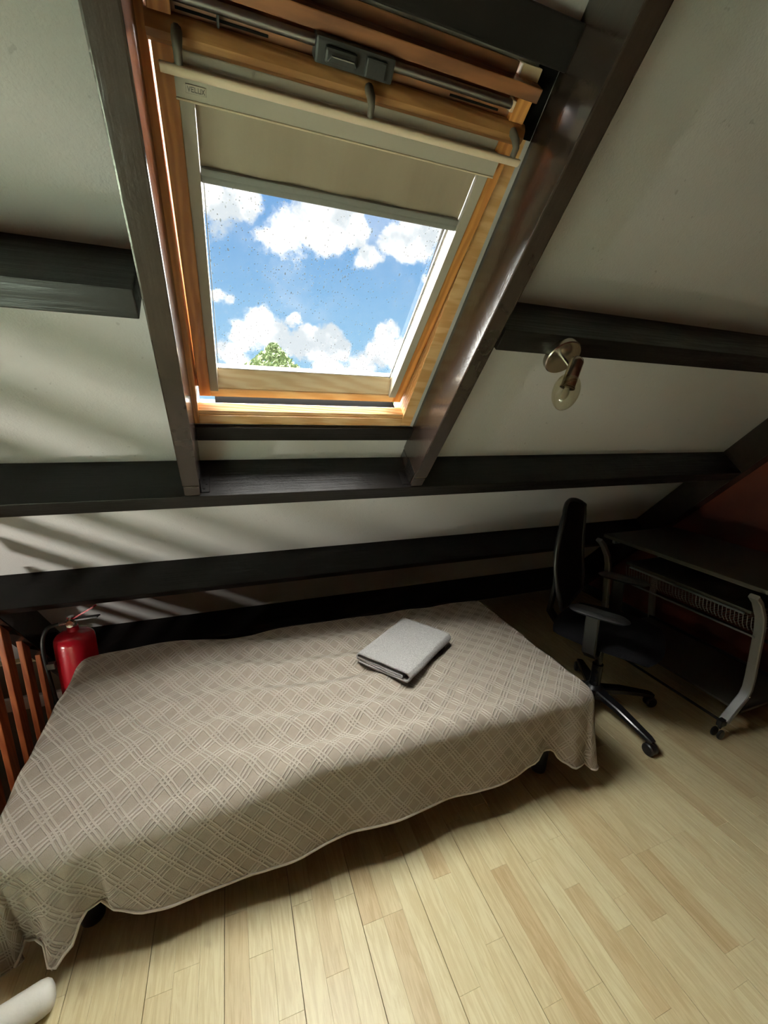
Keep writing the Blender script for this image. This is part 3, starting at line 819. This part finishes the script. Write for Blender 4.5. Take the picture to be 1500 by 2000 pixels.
# ------------------------------------------------------------------ wall lamp on the right purlin
Nv = -(RP(0, 0, 1) - RP(0, 0, 0)); Sv = RP(0, 1, 0) - RP(0, 0, 0)
LC = RP(.962, .583, DR)
lamp = thing('wall_lamp', 'brushed nickel wall lamp with clear egg bulb under the purlin', 'lamp', LC)
bm = B(); lathe(bm, [(0, 0), (.053, 0), (.0555, .003), (.0555, .018), (.053, .021), (.01, .0215), (0, .0215)], LC, Nv, 48)
autosmooth(finish('base_plate', bm, M_nickel, lamp), 30)
a0 = LC + Nv * .0215; a1 = LC + Nv * .066
bm = B(); sweep(bm, [a0 - Nv * .002, a1], .0045, 14); autosmooth(finish('arm', bm, M_chrome, lamp))
ax = Vector((-.30, -.02, -.95)).normalized()
s0 = a1 + Vector((.022, 0, .026))
bm = B(); lathe(bm, [(0, -.006), (.010, -.006), (.017, -.001), (.0205, .008), (.0205, .082), (.022, .084), (.022, .088), (.018, .089), (0, .089)], s0, ax, 28); autosmooth(finish('socket', bm, M_nickel, lamp))
bm = B(); prof = []
for k in range(21):
    t_ = pi * k / 20; prof.append((max(1e-7,   .0395 * math.sin(t_) * (1 + .06 * math.cos(t_))), .100 - .056 * math.cos(t_)))
prof = [q for q in prof if q[1] > .052]
prof2 = [(max(1e-7, r - .0012), h - (.0008 if h > .09 else 0)) for r, h in prof]
lathe(bm, prof + prof2[::-1], s0, ax, 36)
bulb = autosmooth(finish('glass_globe', bm, M_bulb, lamp), 60)
bm = B(); lathe(bm, [(0, .089), (.007, .089), (.010, .098), (.011, .108), (.009, .118), (.003, .123), (0, .123)], s0, ax, 20)
autosmooth(finish('inner_bulb', bm, plain('frosted_capsule', (.55, .53, .47), .3), bulb), 60)

# ------------------------------------------------------------------ balustrade at the stair opening
bal = thing('stair_balustrade', 'orange-brown wooden balusters left of the bed, rising to the slanting rafter', 'railing', (-.975, 1.8, -.25))
y = 2.372
for i in range(12):
    yy = y - i * .142
    zt = 1.5 - (yy * SA - DR) / CA + .02
    bm = B(); box(bm, (-.986, yy - .03, -1.0), (-.964, yy + .03, zt), ident, .003)
    # slanted top meets the rafter underside
    for v in bm.verts:
        if v.co.z > zt - .01: v.co.z += -(v.co.y - yy) * SA / CA
    finish('baluster', bm, M_baluster, bal)
bm = B(); box(bm, (-1.0, .76, -1.06), (-.95, 2.5, -1.0), ident, .004); finish('bottom_rail', bm, M_baluster, bal)

stp = thing('staircase', 'worn brown wooden stair treads seen between the balusters', 'stairs', (-1.5, 1.8, -1.2))
for i in range(6):
    bm = B(); box(bm, (-2.28, 2.15 - i * .24, -1.35 + i * .2), (-1.05, 2.42 - i * .24, -1.31 + i * .2), ident, .006); finish('tread', bm, M_tread, stp)
bm = B(); sweep(bm, [(-1.07, 2.45, -1.45), (-1.07, .85, -.12)], 1.0, prof=rect(.015, .10)); finish('stringer', bm, M_tread, stp)

# ------------------------------------------------------------------ fire extinguisher
EXC = Vector((-.70, 2.03, -.0))
ext = thing('fire_extinguisher', 'red fire extinguisher behind the far left corner of the bed', 'fire extinguisher', EXC)
bm = B(); lathe(bm, [(0, .0), (.072, .0), (.078, .006), (.078, .452), (.075, .470), (.064, .484), (.042, .494), (.022, .499), (.022, .52), (0, .52)], EXC, n=40)
autosmooth(finish('cylinder', bm, M_red, ext), 40)
bm = B(); lathe(bm, [(0, 0), (.080, 0), (.081, .03), (.0785, .032), (0, .032)], EXC, n=40); autosmooth(finish('foot_ring', bm, M_black, ext))
bm = B(); lathe(bm, [(0, .515), (.017, .515), (.017, .545), (.013, .55), (.013, .565), (0, .566)], EXC, n=20); sweep(bm, [EXC + Vector((.0, 0, .54)), EXC + Vector((-.045, -.01, .54))], .008, 12)
vlv = autosmooth(finish('valve', bm, M_chrome, ext))
hx = Vector((.95, -.31, 0))
def lever(name, mat, z0, z1, ln, wd):
    bm = B(); prf = rect(wd, .003)
    sweep(bm, [EXC + Vector((0, 0, z0)) - hx * .012, EXC + Vector((0, 0, z0)) + hx * .015, EXC + Vector((0, 0, z1)) + hx * ln], 1.0, prof=prf)
    return finish(name, bm, mat, ext)
lever('squeeze_lever', M_red, .560, .618, .110, .011)
lever('carry_handle', M_black, .552, .570, .120, .012)
bm = B(); sweep(bm, [EXC + Vector((.012 * math.cos(a) + .006, -.018, .548 + .012 * math.sin(a))) for a in [k * pi / 8 for k in range(16)]], .0012, 6, closed=True); finish('pin_ring', bm, M_chrome, ext)
bm = B(); lathe(bm, [(0, 0), (.015, 0), (.015, .012), (0, .013)], EXC + Vector((0, -.015, .538)), (0, -1, .2), 20); finish('pressure_gauge', bm, M_chrome, ext)
bm = B(); hp = smoothpath([(-.045, -.01, .54), (-.085, -.02, .53), (-.105, -.03, .48), (-.108, -.035, .40), (-.100, -.04, .30), (-.092, -.045, .2), (-.088, -.045, .12)], 6)
sweep(bm, [EXC + Vector(q) for q in hp], [.008] * (len(hp) - 6) + [.011] * 6, 10); autosmooth(finish('hose', bm, M_black, ext), 60)
bm = B(); box(bm, (EXC.x - .104, EXC.y - .045, .345), (EXC.x - .074, EXC.y - .02, .372), ident, .002); finish('hose_clip', bm, M_grey, ext)

# ------------------------------------------------------------------ desk
desk = thing('computer_desk', 'dark wheeled computer desk with silver legs against the red gable wall', 'desk', (2.5, 1.43, 0))
DY0, DY1 = .985, 1.86
mk('desktop', M_desk, (2.18, DY0, .742), (2.80, DY1, .764), .004, desk)
for yy, lab in ((1.005, None), (1.84, None)):
    prf = rect(.012, .020, .004)
    pts = smoothpath([(2.135, yy, .775 - .06), (2.20, yy, .64), (2.235, yy, .55), (2.262, yy, .36), (2.272, yy, .23), (2.262, yy, .195), (2.14, yy, .075)], 5) if False else [(2.125, yy, .735), (2.165, yy, .70), (2.215, yy, .625), (2.236, yy, .56), (2.268, yy, .30), (2.270, yy, .235), (2.255, yy, .195), (2.150, yy, .085)]
    bm = B(); sweep(bm, pts, 1.0, prof=prf, up=(0, 1, 0)); lg = autosmooth(finish('front_leg', bm, M_silver, desk), 40)
    bm = B(); lathe(bm, [(0, .0), (.005, 0), (.004, .003), (0, .003)], (2.26, yy - .0125 - .008, .205), (0, -1, 0), 10); finish('screw', bm, M_chrome, lg)
    bm = B(); sweep(bm, [(2.72, yy, .742), (2.72, yy, .60), (2.70, yy, .3), (2.74, yy, .085)], 1.0, prof=prf, up=(0, 1, 0)); finish('rear_leg', bm, M_silver, desk)
    bm = B(); box(bm, (2.25, yy - .01, .70), (2.74, yy + .01, .742), ident, .003); finish('top_bearer', bm, M_silver, desk)
    for cx in (2.135, 2.74):
        t0 = B(); box(t0, (cx - .022, yy - .012, .062), (cx + .022, yy + .012, .098), ident, .004)
        sweep(t0, [(cx, yy, .06), (cx - .012, yy, .05)], .008, 8)
        cs = finish('caster', t0, M_black, desk)
        for dy in (-.018, .010):
            bm = B(); lathe(bm, [(0, 0), (.021, 0), (.024, .003), (.024, .009), (.021, .012), (0, .012)], (cx - .012, yy + dy - .002, .0245), (0, 1, 0), 24)
            autosmooth(finish('wheel', bm, M_black, cs))
# keyboard shelf: wire basket between the legs
bm = B(); sweep(bm, [(2.2, 1.06, .615), (2.2, 1.66, .615)], .006, 10); autosmooth(finish('tray_rail', bm, M_steel, desk))
bm = B(); sweep(bm, [(2.2, 1.0, .525), (2.2, 1.70, .515)], .005, 10); autosmooth(finish('tray_rail', bm, M_steel, desk))
mk('keyboard_tray', M_desk, (2.21, 1.04, .618), (2.60, 1.70, .634), .003, desk)
for i in range(38):
    yy = 1.03 + i * .0178
    bm = B(); sweep(bm, [(2.205, yy, .612), (2.215, yy, .56), (2.24, yy, .53), (2.52, yy, .53)], .0018, 6); finish('basket_wire', bm, M_grey, desk)
mk('bottom_shelf', M_desk, (2.255, 1.0, .10), (2.76, 1.84, .115), .003, desk)
bm = B(); sweep(bm, [(2.15, 1.0, .075), (2.15, 1.84, .075)], .007, 8); autosmooth(finish('front_stretcher', bm, M_darkgrey, desk))
for z in (.12, .3):
    bm = B(); sweep(bm, [(2.72, 1.0, z), (2.72, 1.84, z)], .009, 10); finish('rear_stretcher', bm, M_darkgrey, desk)

# ------------------------------------------------------------------ office chair
HB = Vector((1.70, 1.36, 0)); ang0 = math.radians(-88)
F = Vector((.5, -.866, 0)); Sd = Vector((.866, .5, 0))     # facing, and its side towards the desk
ch = thing('office_chair', 'black mesh-backed office chair on five castors beside the bed', 'chair', HB)
def CP(f_, s_, z): return HB + F * f_ + Sd * s_ + Vector((0, 0, z))
for k in range(5):
    a = ang0 + k * 2 * pi / 5; d = Vector((math.cos(a), math.sin(a), 0)); sd_ = Vector((-d.y, d.x, 0))
    bm = B(); sweep(bm, [HB + d * .02 + Vector((0, 0, .115)), HB + d * .15 + Vector((0, 0, .103)), HB + d * .31 + Vector((0, 0, .072)), HB + d * .332 + Vector((0, 0, .066))], [1, .88, .66, .5], prof=rect(.028, .017, .006))
    autosmooth(finish('base_arm', bm, M_blackgloss, ch), 30)
    c = HB + d * .318; bm = B()
    sweep(bm, [c + Vector((0, 0, .072)), c + Vector((0, 0, .045))], .007, 10)
    lathe(bm, [(.0, -.003), (.027, -.003), (.028, 0), (.027, .003), (0, .003)], c + d * .006 + Vector((0, 0, .033)), sd_, 20)
    cs = finish('caster', bm, M_black, ch)
    for s_ in (-1, 1):
        bm = B(); lathe(bm, [(0, 0), (.024, 0), (.028, .004), (.028, .013), (.023, .018), (0, .019)], c + d * .006 + sd_ * (.004 * s_) + Vector((0, 0, .0285)), sd_ * s_, 24)
        autosmooth(finish('wheel', bm, M_black, cs))
bm = B(); lathe(bm, [(0, .08), (.05, .085), (.052, .12), (.035, .14), (.03, .145), (0, .145)], HB, n=28); autosmooth(finish('base_hub', bm, M_black, ch))
bm = B(); lathe(bm, [(0, .13), (.026, .13), (.026, .26), (.018, .262), (.018, .40), (0, .40)], HB, n=24); autosmooth(finish('gas_column', bm, M_blackgloss, ch))
bm = B(); box(bm, (-.11, -.07, .385), (.13, .07, .43), lambda x, y, z: CP(x, y, z), .01); mech = finish('tilt_mechanism', bm, M_black, ch)
bm = B(); sweep(bm, [CP(.03, .05, .40), CP(.03, .22, .395)], .005, 8); sweep(bm, [CP(.03, .20, .395), CP(.03, .25, .392)], .009, 8); finish('height_lever', bm, M_black, mech)
def cushion(bm, fz, nx=18, ny=18):
    """rounded pad from a mapping fz(u,v,side) with u,v in -1..1"""
    top = [[bm.verts.new(fz(-1 + 2 * i / nx, -1 + 2 * j / ny, 1)) for j in range(ny + 1)] for i in range(nx + 1)]
    bot = [[bm.verts.new(fz(-1 + 2 * i / nx, -1 + 2 * j / ny, -1)) for j in range(ny + 1)] for i in range(nx + 1)]
    for g, s_ in ((top, 1), (bot, -1)):
        for i in range(nx):
            for j in range(ny):
                q = (g[i][j], g[i + 1][j], g[i + 1][j + 1], g[i][j + 1]); bm.faces.new(q if s_ > 0 else q[::-1])
    rim = [(i, 0) for i in range(nx)] + [(nx, j) for j in range(ny)] + [(i, ny) for i in range(nx, 0, -1)] + [(0, j) for j in range(ny, 0, -1)]
    for a, b in zip(rim, rim[1:] + rim[:1]):
        bm.faces.new((top[a[0]][a[1]], bot[a[0]][a[1]], bot[b[0]][b[1]], top[b[0]][b[1]]))
def sq(u, v):       # squircle mapping keeps rounded corners
    return u * math.sqrt(max(0, 1 - v * v * .30)), v * math.sqrt(max(0, 1 - u * u * .30))
bm = B()
def seatf(u, v, s_):
    a, b = sq(u, v); e = max(abs(u), abs(v)); rim = (1 - e ** 6)
    z = .455 + s_ * .026 * rim + .010 * (b * b) - .016 * max(0, a) ** 3 * 1.5
    return CP(.02 + a * .24, b * .25, z)
cushion(bm, seatf); autosmooth(finish('seat', bm, M_fabric, ch), 60)
bm = B()
def backc(v):       # centreline of the backrest: v -1 bottom .. 1 top
    z = .80 + v * .275
    return -.205 - .028 * (v + 1) - .02 * math.cos(v * 2.6), z
def backf(u, v, s_):
    a, b = sq(u, v); f_, z = backc(b); e = max(abs(u), abs(v)); wd = .205 + .02 * math.cos(b * 1.8)
    return CP(f_ + s_ * .011 * (1 - e ** 8) + .045 * a * a * 1.0, a * wd, z)
cushion(bm, backf, 20, 24); autosmooth(finish('backrest', bm, M_fabric, ch), 60)
rim = []
for k in range(48):
    t_ = 2 * pi * k / 48; cu, sv = math.cos(t_), math.sin(t_)
    m_ = max(abs(cu), abs(sv)); u, v = cu / m_, sv / m_
    p = (backf(u, v, 1) + backf(u, v, -1)) / 2; rim.append(p)
bm = B(); sweep(bm, rim, .010, 8, closed=True); autosmooth(finish('back_frame', bm, M_black, ch), 60)
bm = B(); sweep(bm, [CP(-.08, 0, .40), CP(-.22, 0, .41), CP(-.27, 0, .47), CP(-.255, 0, .62), CP(-.265, 0, .80)], 1.0, prof=rect(.028, .010, .004)); autosmooth(finish('back_bar', bm, M_black, ch))
for s_ in (-1, 1):
    bm = B(); prf = rect(.030, .010, .005)
    sweep(bm, [CP(-.0, s_ * .10, .422), CP(0, s_ * .235, .422), CP(-.005, s_ * .262, .45), CP(-.01, s_ * .265, .63)], 1.0, prof=prf, up=tuple(F.cross(Vector((0, 0, 1))) if False else Vector((0, 0, 1))))
    ar = autosmooth(finish('arm_post', bm, M_darkgrey, ch), 40)
    bm = B()
    cushion(bm, lambda u, v, q, s_=s_: CP(.01 + sq(u, v)[0] * .125, s_ * .265 + sq(u, v)[1] * .043, .645 + q * .013 * (1 - max(abs(u), abs(v)) ** 6)), 12, 8)
    autosmooth(finish('arm_pad', bm, M_black, ar), 60)

# ------------------------------------------------------------------ tube on the floor, bottom left
tb0, tb1 = Vector((-.497, .958, .037)), Vector((-1.0, .80, .037))
TV = (tb1 - tb0).normalized()
bm = B(); lathe(bm, [(0, 0), (.015, .0015), (.027, .006), (.034, .014), (.037, .028), (.037, .27), (.034, .28), (0, .28)], tb0, TV, 32)
o = autosmooth(finish('pole', bm, M_tube, base=tb0), 50)
tag(o, 'white round-ended pole lying on the floor at the lower left', 'pole')
